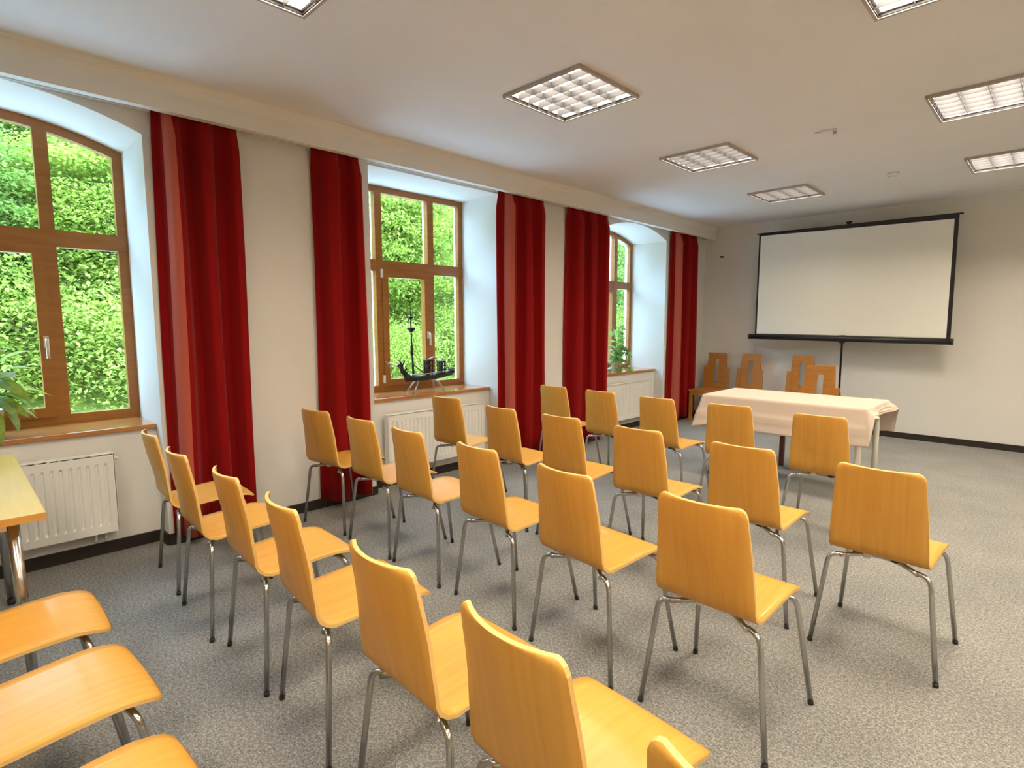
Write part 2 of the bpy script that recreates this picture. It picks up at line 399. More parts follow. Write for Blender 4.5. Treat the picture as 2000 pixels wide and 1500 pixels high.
# ------------------------------------------------------------------ radiators
def radiator(y0, y1, label):
    zb, zt = 0.15, 0.615; xb, xf = XP+0.03, -3.975
    r = thing('radiator', label, 'radiator', (XP, (y0+y1)/2, zb), group='panel radiators under the windows'); oy = (y0+y1)/2; H = zt-zb; W = y1-y0
    ox = XP
    def fr(xa, name):
        n = max(3, round(W/0.043)); ysn = []; pw = W-0.05
        ysn.append((-W/2, 0))
        for k in range(n):
            c = -pw/2 + pw*(k+0.5)/n; q = pw/n
            ysn += [(c-q*0.24, 0.0), (c-q*0.09, -0.008), (c+q*0.09, -0.008), (c+q*0.24, 0.0)]
        ysn.append((W/2, 0))
        zs = [(0.0, 0), (0.045, 0), (0.06, 1), (H-0.06, 1), (H-0.045, 0), (H, 0)]
        vs_, fs = [], []
        for z, g in zs:
            for y, d in ysn: vs_.append((xa+d*g, y, z))
        nn = len(ysn)
        for a in range(len(zs)-1):
            for b in range(nn-1): fs.append((a*nn+b, a*nn+b+1, (a+1)*nn+b+1, (a+1)*nn+b))
        base = len(vs_)
        vs_ += [(xa-0.018, -W/2, 0), (xa-0.018, W/2, 0), (xa-0.018, W/2, H), (xa-0.018, -W/2, H)]
        fs += [(base, base+1, base+2, base+3)]
        return MB().add(vs_, fs).build(name, M['radiator'], r)
    fr(xf-ox, 'front_panel')
    MB().box((xb-ox, -W/2+0.01, 0.01), (xb-ox+0.014, W/2-0.01, H-0.01)).build('rear_panel', M['radiator'], r)
    for s in (-1, 1):
        MB().box((xb-ox, s*W/2-0.003, 0.0), (xf-ox, s*W/2+0.003, H+0.008)).build('side_cover', M['radiator'], r)
    tg = MB(); tg.box((xb-ox, -W/2, H), (xb-ox+0.012, W/2, H+0.010)); tg.box((xf-ox-0.012, -W/2, H), (xf-ox, W/2, H+0.010))
    n = int(W/0.05)
    for k in range(n): tg.box((xb-ox, -W/2+W*(k+0.5)/n-0.016, H), (xf-ox, -W/2+W*(k+0.5)/n+0.016, H+0.006))
    tg.build('top_grille', M['radiator'], r)
    MB().tube([(0.045, W/2+0.002, H-0.03), (0.045, W/2+0.025, H-0.03)], 0.010, 8).build('bleed_valve', M['white_plastic'], r)
    MB().tube([(0.045, W/2-0.06, 0.01), (0.045, W/2-0.06, -0.045), (0.0, W/2-0.06, -0.055)], 0.009, 8).build('pipe', M['radiator'], r)
    MB().tube([(0.045, W/2-0.11, 0.01), (0.045, W/2-0.11, -0.045), (0.0, W/2-0.11, -0.055)], 0.009, 8).build('pipe', M['radiator'], r)
    for s in (-1, 1):
        MB().box((0.0, s*W*0.35-0.015, H*0.25), (xb-ox+0.002, s*W*0.35+0.015, H*0.9)).build('wall_bracket', M['radiator'], r)
    return r
radiator(-0.30, 0.655, 'white panel radiator behind the bare beech table')
radiator(2.55, 3.64, 'white panel radiator below the sill with the iron ship')
radiator(5.62, 6.665, 'white panel radiator below the window closest to the screen')

# ------------------------------------------------------------------ curtains
def curtain(y0, y1, seed, nf, label, lead=1, rings=3):
    rnd = random.Random(seed); W = y1-y0; zt, zb = 2.632, 0.055; H = zt-zb
    r = thing('curtain', label, 'curtain', (-3.845, (y0+y1)/2, zb), group='floor-length red curtains on the window wall')
    vs_, fs = [], []
    # plan of the folds as (share of the width, depth); the leading edge turns sharply into the room
    ctl = [(0.0, -0.054), (0.075, -0.058), (0.105, -0.02), (0.125, 0.035), (0.17, 0.060), (0.27, 0.056), (0.315, 0.0), (0.36, -0.052), (0.45, -0.056), (0.50, -0.01), (0.535, 0.046),
           (0.63, 0.052), (0.685, 0.0), (0.73, -0.048), (0.82, -0.05), (0.87, 0.0), (0.91, 0.042), (1.0, 0.03)]
    if nf < 2.5: ctl = [(u, x) for u, x in ctl if u <= 0.63]; ctl = [(u/0.63, x) for u, x in ctl]
    ctl = [(u + (rnd.uniform(-.012, .012) if 0.2 < u < 0.95 else 0), x*(rnd.uniform(.8, 1.05) if u > 0.2 else 1)) for u, x in ctl]
    plan = []
    for i in range(len(ctl)-1):
        p0, p1, p2, p3 = ctl[max(i-1, 0)], ctl[i], ctl[i+1], ctl[min(i+2, len(ctl)-1)]
        for k in range(6):
            t = k/6; f = lambda c: 0.5*(2*p1[c]+(p2[c]-p0[c])*t+(2*p0[c]-5*p1[c]+4*p2[c]-p3[c])*t*t+(3*p1[c]-p0[c]-3*p2[c]+p3[c])*t**3)
            plan.append((f(0), f(1)))
    plan.append(ctl[-1]); n = len(plan)-1
    zz = [0, 0.15, 0.5, 1.1, 1.8, 2.25, H-0.16, H-0.05, H]
    for z in zz:
        t = z/H; sp = 1.0+0.04*(1-t); pin = min(1.0, max(0.0, (H-0.05-z)/0.11))    # gathered flat behind the fascia
        for u, x in plan:
            x = x + 0.006*math.sin(9*u+4*t+seed)
            x = max(-0.066, min(0.066, x)); x = x*(0.42+0.58*pin) - 0.012*(1-pin)
            vs_.append((x, (u-0.5)*W*sp + 0.006*math.sin(5*t+7*u+seed), z))
    for a in range(len(zz)-1):
        for k in range(n): fs.append((a*(n+1)+k, a*(n+1)+k+1, (a+1)*(n+1)+k+1, (a+1)*(n+1)+k))
    mb = MB().add(vs_, fs, True)
    for a in range(len(zz)-1):                                          # woven salmon stripe near the leading edge
        for k in range(n):
            u = (plan[k][0]+plan[k+1][0])/2; u = u if lead > 0 else 1-u
            if (0.11 < u < 0.215) if lead > 0 else (0.0 < u < 0.03): mb.mi[a*n+k] = 1
    o = mb.build('curtain_fabric', [M['curtain'], M['curtain_stripe']], r)
    md = o.modifiers.new('thickness', 'SOLIDIFY'); md.thickness = 0.003; md.offset = 0
    for k in range(rings):
        yy = (-0.42+0.84*k/max(1, rings-1))*W
        MB().tube([(-0.045, yy, H-0.03), (-0.045, yy, H-0.012)], 0.005, 6).build('curtain_glider', M['white_plastic'], r)
    return r
curtain(0.935, 1.40, 3, 3.6, 'wide red curtain between the arched window by the bare table and bare wall')
curtain(1.915, 2.27, 5, 2.4, 'red curtain by the ship window, on the bare table side', -1)
curtain(3.745, 4.34, 7, 2.6, 'red curtain by the ship window, on the projection screen side')
curtain(4.76, 5.45, 9, 3.2, 'red curtain partly covering the window with the trailing plant', -1)
curtain(6.98, 7.64, 11, 2.7, 'red curtain in the room corner next to the screen wall')

# ------------------------------------------------------------------ plywood chairs
def chair_shell():
    # profile from seat front to the top of the back: (y, z, half width)
    prof = [(0.212, 0.418, 0.150), (0.205, 0.428, 0.172), (0.190, 0.437, 0.179), (0.165, 0.443, 0.181), (0.12, 0.447, 0.182), (0.06, 0.446, 0.181), (0.0, 0.442, 0.179),
            (-0.06, 0.437, 0.177), (-0.11, 0.434, 0.176), (-0.145, 0.436, 0.175), (-0.172, 0.445, 0.1745), (-0.192, 0.462, 0.174), (-0.204, 0.487, 0.173), (-0.211, 0.52, 0.172),
            (-0.226, 0.575, 0.168), (-0.242, 0.64, 0.164), (-0.256, 0.70, 0.159), (-0.267, 0.76, 0.1545), (-0.2725, 0.795, 0.1515), (-0.275, 0.811, 0.1455), (-0.276, 0.8185, 0.137), (-0.2765, 0.822, 0.126)]
    nx = 12; th = 0.0105; top, bot = [], []; n = len(prof)
    for i, (y, z, hw) in enumerate(prof):
        a, b = prof[max(0, i-1)], prof[min(n-1, i+1)]
        t = Vector((0, b[0]-a[0], b[1]-a[1])).normalized(); nrm = Vector((0, t.z, -t.y))
        if i < 8 and nrm.z < 0: nrm = -nrm
        s = max(0, min(1, (z-0.47)/0.20)) if y < -0.15 else 0
        for k in range(nx+1):
            u = -1+2*k/nx
            dish = 0.033*s*(u*u)                         # back wraps round the sitter
            dseat = (0.006*u*u if y > -0.12 else 0)*(1 if y < 0.15 else 0.4) - (0.010*(1-u*u)*0 )
            tuck = -0.010*(u*u) if i <= 2 else 0
            p = Vector((u*hw, y+dish+tuck*0.6, z+dseat))
            top.append(p + nrm*th/2); bot.append(p - nrm*th/2)
    m = MB(); w = nx+1; fs = []
    for i in range(n-1):
        for k in range(nx): fs.append((i*w+k, i*w+k+1, (i+1)*w+k+1, (i+1)*w+k))
    N0 = len(top)
    m.v = [tuple(p) for p in top+bot]
    for f in fs:
        m.f.append(f); m.sm.append(True); m.mi.append(0)
        m.f.append(tuple(N0+q for q in f[::-1])); m.sm.append(True); m.mi.append(0)
    ring = [k for k in range(w)] + [i*w+nx for i in range(1, n)] + [(n-1)*w+k for k in range(nx-1, -1, -1)] + [i*w for i in range(n-2, 0, -1)]
    for a, b in zip(ring, ring[1:]+ring[:1]):
        m.f.append((a, b, N0+b, N0+a)); m.sm.append(False); m.mi.append(1)
    return m
def bend(p, q, r_, s=5):
    """polyline p with its corners rounded"""
    out = [Vector(p[0])]
    for i in range(1, len(p)-1):
        a, b, c = Vector(p[i-1]), Vector(p[i]), Vector(p[i+1]); d1 = (a-b).normalized(); d2 = (c-b).normalized()
        A, B = b+d1*r_, b+d2*r_
        for k in range(s+1):
            t = k/s; out.append(A*(1-t)**2 + b*2*t*(1-t) + B*t*t)
    out.append(Vector(p[-1])); return out
def make_chair():
    c = thing('stacking_chair', 'x', 'chair')
    chair_shell().build('seat_shell', [M['ply'], M['ply_edge']], c)
    R_ = 0.0095
    for (fy, ky, kz, hx, fx_, cyy) in ((0.218, 0.145, 0.418, 0.168, 0.2245, 0.085), (-0.205, -0.172, 0.407, 0.166, 0.2235, -0.092)):
        f_ = lambda u: (u*(hx-0.03), ky+(cyy-ky)*(1-u*u), kz+0.008*(1-u*u))
        MB().tube([f_(-1+2*k/8) for k in range(9)], R_, 10).build('cross_tube', M['chrome'], c)
        for s in (-1, 1):
            d = Vector((s*fx_, fy, 0.010))
            leg = MB().tube(bend([f_(s*0.9), (s*(hx+0.012), ky, kz), d], None, 0.040), R_, 10).build('leg', M['chrome'], c)
            dv = (d-Vector((s*(hx+0.012), ky, kz))).normalized()
            MB().tube([d-dv*0.006, d+dv*0.0095], 0.0106, 10).build('foot_cap', M['cap'], leg)
    for s in (-1, 1):
        MB().tube([(s*0.075, 0.098, 0.424), (s*0.075, 0.0, 0.426), (s*0.075, -0.100, 0.415)], 0.008, 8).build('seat_rail', M['chrome'], c)
    MB().box((-0.062, -0.128, 0.404), (-0.036, -0.100, 0.430), 0.003).build('bracket', M['white_plastic'], c)
    MB().box((0.036, -0.118, 0.410), (0.062, -0.090, 0.430), 0.003).build('bracket', M['cap'], c)
    for s in (-1, 1): MB().box((s*0.06-0.016, 0.080, 0.418), (s*0.06+0.016, 0.112, 0.442), 0.003).build('bracket', M['cap'], c)
    return c
CH = {
 'D': [(-3.296, 4.102, .018), (-2.761, 4.087, -.014), (-2.186, 4.036, -.048), (-1.658, 4.051, .071), (-1.057, 3.998, .033)],
 'C': [(-3.411, 2.933, .119), (-2.689, 2.858, -.044), (-2.176, 2.863, .008), (-1.620, 2.842, .007), (-1.037, 2.807, -.003), (-0.478, 2.774, -.025)],
 'B': [(-3.529, 1.923, .143), (-2.981, 1.955, .019), (-2.472, 1.947, -.040), (-1.901, 1.940, -.059), (-1.334, 1.894, -.089), (-0.795, 1.908, -.009)],
 'A': [(-3.363, .964, -.053), (-2.784, .935, -.025), (-2.245, .962, -.047), (-1.732, .962, -.098), (-1.158, .955, -.019), (-0.684, .943, -.075), (-0.215, .885, -.03)],
}
ROW = {'D': 'front row by the cloth-covered table', 'C': 'second row back from the cloth-covered table', 'B': 'third row back from the cloth-covered table',
       'A': 'fourth row back from the cloth-covered table'}
proto = make_chair(); first = [True]
def put_chair(x, y, t, label):
    c = proto if first[0] else copy_tree(proto); first[0] = False
    c.location = (x, y, 0); c.rotation_euler = (0, 0, t); c['label'] = label; c['group'] = 'beech plywood chairs in rows'
for r_ in 'DCBA':
    for i, q in enumerate(CH[r_]):
        put_chair(*q, 'beech chair, %s, %s %s window wall' % (ROW[r_], ORD[i], 'the' if i == 0 else 'from'))
for i, q in enumerate([(-2.235, .095, 0.0), (-1.745, .112, .05), (-1.232, .105, 0.02)]):
    put_chair(*q, ('beech chair in the last row, standing next to the bare beech table', 'beech chair in the last row, second from the bare beech table', 'beech chair in the last row, third from the bare beech table')[i])

# ------------------------------------------------------------------ bare table at the lower left
t = thing('side_table', 'bare beech-topped table on metal legs beside the radiator', 'table', (-3.08, -0.20, 0))
MB().box((-0.62, -0.40, 0.715), (0.62, 0.40, 0.7405), 0.002).build('tabletop', M['desk'], t)
eb = MB(); eb.box((0.62, -0.401, 0.715), (0.6225, 0.4015, 0.7402)); eb.box((-0.6225, -0.401, 0.715), (-0.62, 0.4015, 0.7402)); eb.box((-0.62, 0.40, 0.715), (0.62, 0.4015, 0.7402)); eb.box((-0.62, -0.4015, 0.715), (0.62, -0.40, 0.7402))
eb.build('edge_band', M['desk_edge'], t)
fr_ = MB(); fr_.box((-0.54, 0.30, 0.68), (0.54, 0.325, 0.715)); fr_.box((-0.54, -0.325, 0.68), (0.54, -0.30, 0.715)); fr_.box((-0.55, -0.30, 0.68), (-0.525, 0.30, 0.715)); fr_.box((0.525, -0.30, 0.68), (0.55, 0.30, 0.715))
fr_.build('under_frame', M['chrome'], t)
for sx in (-1, 1):
    for sy in (-1, 1):
        lg = MB().tube([(sx*0.555, sy*0.335, 0.014), (sx*0.535, sy*0.315, 0.715)], [0.0145, 0.020], 14).build('leg', M['chrome'], t)
        MB().tube([(sx*0.5555, sy*0.3355, 0.0), (sx*0.5545, sy*0.3345, 0.030)], 0.016, 14).build('foot_cap', M['cap'], lg)

# ------------------------------------------------------------------ table with cloth at the front
TX0, TX1, TY0, TY1, TZ = -2.325, -1.03, 4.84, 5.53, 0.738
t = thing('presentation_table', 'cream-legged table under the draped linen cloth', 'table', ((TX0+TX1)/2, (TY0+TY1)/2, 0))
hx, hy = (TX1-TX0)/2-0.012, (TY1-TY0)/2-0.012
MB().box((-hx, -hy, TZ-0.028), (hx, hy, TZ-0.002), 0.003).build('tabletop', M['white_metal'], t)
ap = MB(); ap.box((-hx+.06, hy-.08, TZ-.09), (hx-.06, hy-.06, TZ-.028)); ap.box((-hx+.06, -hy+.06, TZ-.09), (hx-.06, -hy+.08, TZ-.028)); ap.box((-hx+.05, -hy+.06, TZ-.09), (-hx+.07, hy-.06, TZ-.028)); ap.box((hx-.07, -hy+.06, TZ-.09), (hx-.05, hy-.06, TZ-.028))
ap.build('under_frame', M['white_metal'], t)
for sx in (-1, 1):
    for sy in (-1, 1):
        lg = MB().tube([(sx*(hx-.045), sy*(hy-.05), 0.0), (sx*(hx-.045), sy*(hy-.05), TZ-0.028)], 0.022, 14).build('leg', M['white_metal'], t)
        MB().tube([(sx*(hx-.045), sy*(hy-.05), 0.0), (sx*(hx-.045), sy*(hy-.05), 0.03)], 0.0235, 14).build('foot_cap', M['cap'], lg)
def tablecloth():
    rnd = random.Random(4); per = []
    nA, nB, nc = 110, 44, 5
    # perimeter: (point, outward normal, drop, kind)
    def edge(p, q, n, nrm, d0, d1):
        for k in range(n): 
            s = k/n; per.append((p[0]+(q[0]-p[0])*s, p[1]+(q[1]-p[1])*s, nrm, d0+(d1-d0)*s))
    edge((TX0, TY0), (TX1, TY0), nA, (0, -1), 0.255, 0.275)
    edge((TX1, TY0), (TX1, TY1), nB, (1, 0), 0.055, 0.075)
    edge((TX1, TY1), (TX0, TY1), nA, (0, 1), 0.27, 0.26)
    edge((TX0, TY1), (TX0, TY0), nB, (-1, 0), 0.26, 0.26)
    n = len(per); levels = 18; vs_, fs = [], []
    cx, cy = (TX0+TX1)/2, (TY0+TY1)/2
    corner = {0: 0.05, nA: 0.045, nA+nB: 0.035, 2*nA+nB: 0.05}
    for lv in range(levels+1):
        s = 0.0 if lv == 0 else (lv-0.75)/(levels-0.75) 
        for i, (x, y, nr, d) in enumerate(per):
            out = (0.0 if lv == 0 else 0.006)+0.016*s; drop = d
            side = i < nA and 0 or i < nA+nB and 1 or i < 2*nA+nB and 2 or 3
            ln = x if side in (0, 2) else y
            out += s*0.016*math.sin(ln*9+side*2)+s*0.008*math.sin(ln*23+side)
            drop += 0.010*math.sin(ln*5.1+side)+0.006*math.sin(ln*13)
            nx_, ny_ = nr
            for c, am in corner.items():
                dd = min(abs(i-c), n-abs(i-c))
                if dd < 6:
                    wgt = (1-dd/6.0); dx, dy = (x-cx), (y-cy); l_ = math.hypot(math.copysign(1, dx), math.copysign(1, dy))
                    nx_ = nx_*(1-wgt)+wgt*math.copysign(1, dx)/l_; ny_ = ny_*(1-wgt)+wgt*math.copysign(1, dy)/l_
                    out += am*wgt*s; drop += (0.03 if c in (0, 2*nA+nB) else -0.01)*wgt
            if side == 1: out += 0.022*s
            tri = abs(((ln*1.55+0.3*side) % 1.0)*2-1); zig = 0.0065*math.exp(-((s-0.35-0.28*tri)/0.06)**2)+0.005*math.exp(-((s-0.80+0.25*tri)/0.07)**2)          # pressed creases
            vs_.append((x+nx_*(out+zig), y+ny_*(out+zig), TZ+0.003-0.006*(1 if lv else 0)*min(1, s*4)-drop*s))
    for lv in range(levels):
        for i in range(n): fs.append((lv*n+i, lv*n+(i+1) % n, (lv+1)*n+(i+1) % n, (lv+1)*n+i))
    fs.append(tuple(range(n)))
    o = MB().add([(v[0]-cx, v[1]-cy, v[2]-TZ) for v in vs_], fs, True).build('tablecloth', M['linen'], None, (cx, cy, TZ))
    for p in o.data.polygons:
        if len(p.vertices) > 4: p.use_smooth = False
    md = o.modifiers.new('thickness', 'SOLIDIFY'); md.thickness = 0.003; md.offset = 1
    tag(o, 'cream linen cloth draped over the table before the screen', 'tablecloth')
tablecloth()

# ------------------------------------------------------------------ slotted wooden chairs
def slot_chair(x, y, rz, label, legmat='oldwood'):
    """x, y: foot of the back; local -y is the front of the seat"""
    c = thing('slot_back_chair', label, 'chair', (x, y, 0), rz, 'wooden chairs with slotted stepped backs')
    # back panel: tall, slightly tapered with a keyhole slot; leans back a little
    lean = 0.10; z0, z1 = 0.44, 0.96
    def Y(z): return (z-z0)*lean
    def pan(poly, t0, t1, name, mt):
        m = MB(); n = len(poly)
        vs_ = [(px, Y(pz)+t0, pz) for px, pz in poly] + [(px, Y(pz)+t1, pz) for px, pz in poly]
        m.add(vs_, [tuple(range(n))[::-1], tuple(range(n, 2*n))] + [(i, (i+1) % n, n+(i+1) % n, n+i) for i in range(n)])
        return m.build(name, mt, c)
    b0, b1 = 0.152, 0.132; s0, s1 = 0.032, 0.030; zs0, zs1 = 0.52, 0.875
    for s in (-1, 1):
        pan([(s*s0, z0), (s*b0, z0), (s*b1, zs1), (s*s1, zs1)], -0.011, 0.011, 'back_upright', M['oldwood'])
        pan([(s*(b0-0.02), z0-0.03), (s*0.188, z0-0.03), (s*0.180, 0.752), (s*(b0-0.03), 0.752)], -0.026, -0.004, 'back_wing', M['oldwood'])
    pan([(-b1, zs1), (b1, zs1), (b1-0.006, z1), (-b1+0.006, z1)], -0.011, 0.011, 'top_rail', M['oldwood'])
    pan([(-s0, z0), (s0, z0), (s0, zs0), (-s0, zs0)], -0.010, 0.010, 'lower_rail', M['oldwood'])
    MB().prism([(-0.185, -0.02), (0.185, -0.02), (0.215, -0.44), (-0.215, -0.44)], 2, 0.425, 0.453).build('seat', M['oldwood'], c)
    for s in (-1, 1):
        MB().prism([(s*0.205, -0.435), (s*0.165, -0.435), (s*0.165, -0.395), (s*0.205, -0.395)], 2, 0.0, 0.425).build('leg', M[legmat], c)
        MB().prism([(s*0.182, -0.005), (s*0.142, -0.005), (s*0.142, -0.05), (s*0.182, -0.05)], 2, 0.0, 0.425).build('leg', M[legmat], c)
        MB().box((min(s*0.188, s*0.166), -0.40, 0.37), (max(s*0.188, s*0.166), -0.03, 0.425)).build('side_apron', M[legmat], c)
    MB().box((-0.17, -0.43, 0.37), (0.17, -0.408, 0.425)).build('front_apron', M[legmat], c)
    MB().box((-0.16, -0.04, 0.37), (0.16, -0.018, 0.425)).build('rear_apron', M[legmat], c)
    return c
slot_chair(-3.60, 7.86, 0.06, 'slot-backed wooden chair against the wall, beside the corner curtain')
slot_chair(-3.115, 7.86, -0.03, 'slot-backed wooden chair against the wall, second from the corner curtain')
slot_chair(-2.44, 7.86, 0.06, 'slot-backed wooden chair against the wall below the screen edge, third from curtain')
slot_chair(-1.725, 6.09, 0.02, 'slot-backed wooden chair with dark legs standing behind the cloth-covered table', 'darkwood')

# ------------------------------------------------------------------ projection screen on a tripod
SY = 7.80
s_ = thing('projection_screen', 'wide white projection screen with black border on a tripod', 'projection screen', (-1.99, SY, 0))
def quad(m, ya, yb, c):
    m.prism(c, 1, ya, yb); return m
quad(MB(), -0.004, 0.0, [(-1.034, 1.25), (1.04, 1.22), (1.03, 2.512), (-1.031, 2.549)]).build('screen_fabric', M['screen'], s_)
bd = MB()
quad(bd, -0.0055, 0.0015, [(-1.052, 1.22), (-1.030, 1.22), (-1.028, 2.565), (-1.050, 2.565)])
quad(bd, -0.0055, 0.0015, [(1.036, 1.20), (1.074, 1.20), (1.064, 2.555), (1.026, 2.555)])
quad(bd, -0.0058, 0.0018, [(-1.051, 2.545), (1.066, 2.508), (1.066, 2.562), (-1.051, 2.572)])
bd.build('screen_border', M['black'], s_)
MB().tube([(-1.075, 0.0, 2.573), (1.100, 0.0, 2.560)], 0.010, 10).build('top_bar', M['black'], s_)
cs = MB().tube([(-1.122, 0.0, 1.206), (1.088, 0.0, 1.178)], 0.034, 14).build('roller_case', M['black'], s_)
for x, z in ((-1.123, 1.206), (1.088, 1.178)):
    MB().tube([(x-0.012, 0, z), (x+0.012, 0, z)], 0.037, 14).build('end_cap', M['cap'], cs)
MB().tube([(0, 0.055, 0.20), (0, 0.055, 2.615)], 0.0125, 10).build('pole', M['black'], s_)
hk = MB(); hk.tube([(0, 0.055, 2.59), (0, 0.01, 2.605), (0, -0.006, 2.575)], 0.009, 8); hk.box((-0.03, 0.03, 2.59), (0.03, 0.06, 2.615), 0.004); hk.build('hook', M['black'], s_)
MB().box((-0.028, 0.02, 1.14), (0.028, 0.085, 1.25), 0.006).build('case_clamp', M['cap'], s_)
MB().tube([(0, 0.055, 0.18), (0, 0.055, 0.52)], 0.018, 10).build('hub', M['cap'], s_)
for a in (0.5, 2.6, 4.71):
    c_, q_ = math.cos(a), math.sin(a); R_ = 0.36 if q_ < 0 else 0.24
    lg = MB().tube([(0.015*c_, 0.055+0.015*q_, 0.48), (R_*c_, 0.055+R_*q_*0.9, 0.012)], 0.010, 8).build('leg', M['black'], s_)
    MB().tube([(R_*c_*0.97, 0.055+R_*q_*0.9*0.97, 0.022), (R_*c_, 0.055+R_*q_*0.9, 0.0)], 0.013, 8).build('foot_cap', M['cap'], lg)

# ------------------------------------------------------------------ ceiling lights
def make_lamp():
    r = thing('ceiling_light', 'x', 'ceiling light')
    h, i = LH, LH-0.015; m = MB()
    for a, b in (((-h, -h), (h, -i)), ((-h, i), (h, h)), ((-h, -i), (-i, i)), ((i, -i), (h, i))): m.box((a[0], a[1], -0.020), (b[0], b[1], 0.003))
    m.build('frame', M['lamp_frame'], r)
    MB().box((-i, -i, 0.044), (i, i, 0.048)).build('diffuser', M['lamp'], r)
    hs = MB()
    for a, b in (((-i, -i), (i, -i+.004)), ((-i, i-.004), (i, i)), ((-i, -i), (-i+.004, i)), ((i-.004, -i), (i, i))): hs.box((a[0], a[1], -0.014), (b[0], b[1], 0.046))
    hs.build('housing', M['louvre'], r)
    def blade(w, along):
        m = MB(); q = [(-0.001, -0.016), (0.001, -0.016), (0.002, 0.004), (0.004, 0.021), (-0.004, 0.021), (-0.002, 0.004)]
        m.prism(q, along, -w, w); return m.mesh('louvre_blade', M['louvre'])
    bx, by = blade(i, 1), blade(i, 0)
    for k in range(1, 4): link('louvre_blade', bx, r, (-i+2*i*k/4, 0, 0))
    for k in range(1, 6): link('louvre_blade', by, r, (0, -i+2*i*k/6, 0))
    return r
lp = make_lamp(); firstl = True
full = next(c for c in lp.children if c.name.startswith('diffuser')).data.copy(); full.materials[0] = M['lamp_full']
for a, x in enumerate(LX):
    for b, y in enumerate(LY):
        o = lp if firstl else copy_tree(lp); firstl = False
        o.location = (x, y, ZC); k = len(LY)-1-b
        if a > 0:
            for c in o.children:
                if c.name.startswith('diffuser'): c.data = full
        rown = ('window-side row', 'middle row', 'unseen added outer row')[a]
        o['label'] = 'square louvred ceiling light in the %s, %s the projection screen' % (rown, 'nearest' if k == 0 else ORD[k]+' from')
        o['group'] = 'square louvred ceiling lights'

# small ceiling fittings and the wall hook
d = thing('smoke_detector', 'small white round smoke detector on the ceiling', 'smoke detector', (-1.263, 6.317, ZC))
MB().lathe([(0.050, 0.0), (0.050, -0.018), (0.034, -0.030)], n=20).build('detector_base', M['white_plastic'], d)
MB().lathe([(0.028, -0.028), (0.026, -0.045), (0.010, -0.050)], n=16).build('sensor_dome', M['white_plastic'], d)
d = thing('ceiling_bracket', 'small beige mounting bracket with screw on the ceiling', 'bracket', (-1.332, 4.607, ZC), 0.2)
MB().box((-0.06, -0.022, -0.014), (0.05, 0.022, 0.0), 0.003).build('plate', M['ceiling'], d)
MB().box((0.022, -0.014, -0.032), (0.046, 0.014, -0.012), 0.003).build('clip', M['lamp_frame'], d)
MB().tube([(-0.10, 0, -0.004), (-0.06, 0, -0.008)], 0.004, 8).build('screw', M['lamp_frame'], d)
d = thing('wall_hook', 'small dark hook on the far wall by the corner curtain', 'hook', (-3.662, YF, 2.344))
MB().box((-0.024, -0.008, -0.010), (0.024, 0.0, 0.012), 0.002).build('plate', M['iron'], d)
MB().tube([(0, -0.004, 0.0), (0, -0.03, -0.004), (0, -0.034, 0.012)], 0.004, 8).build('hook_arm', M['iron'], d)
MB().box((-0.022, -0.004, -0.060), (0.004, 0.0, -0.045), 0.001).build('wall_plug', M['white_plastic'], d)

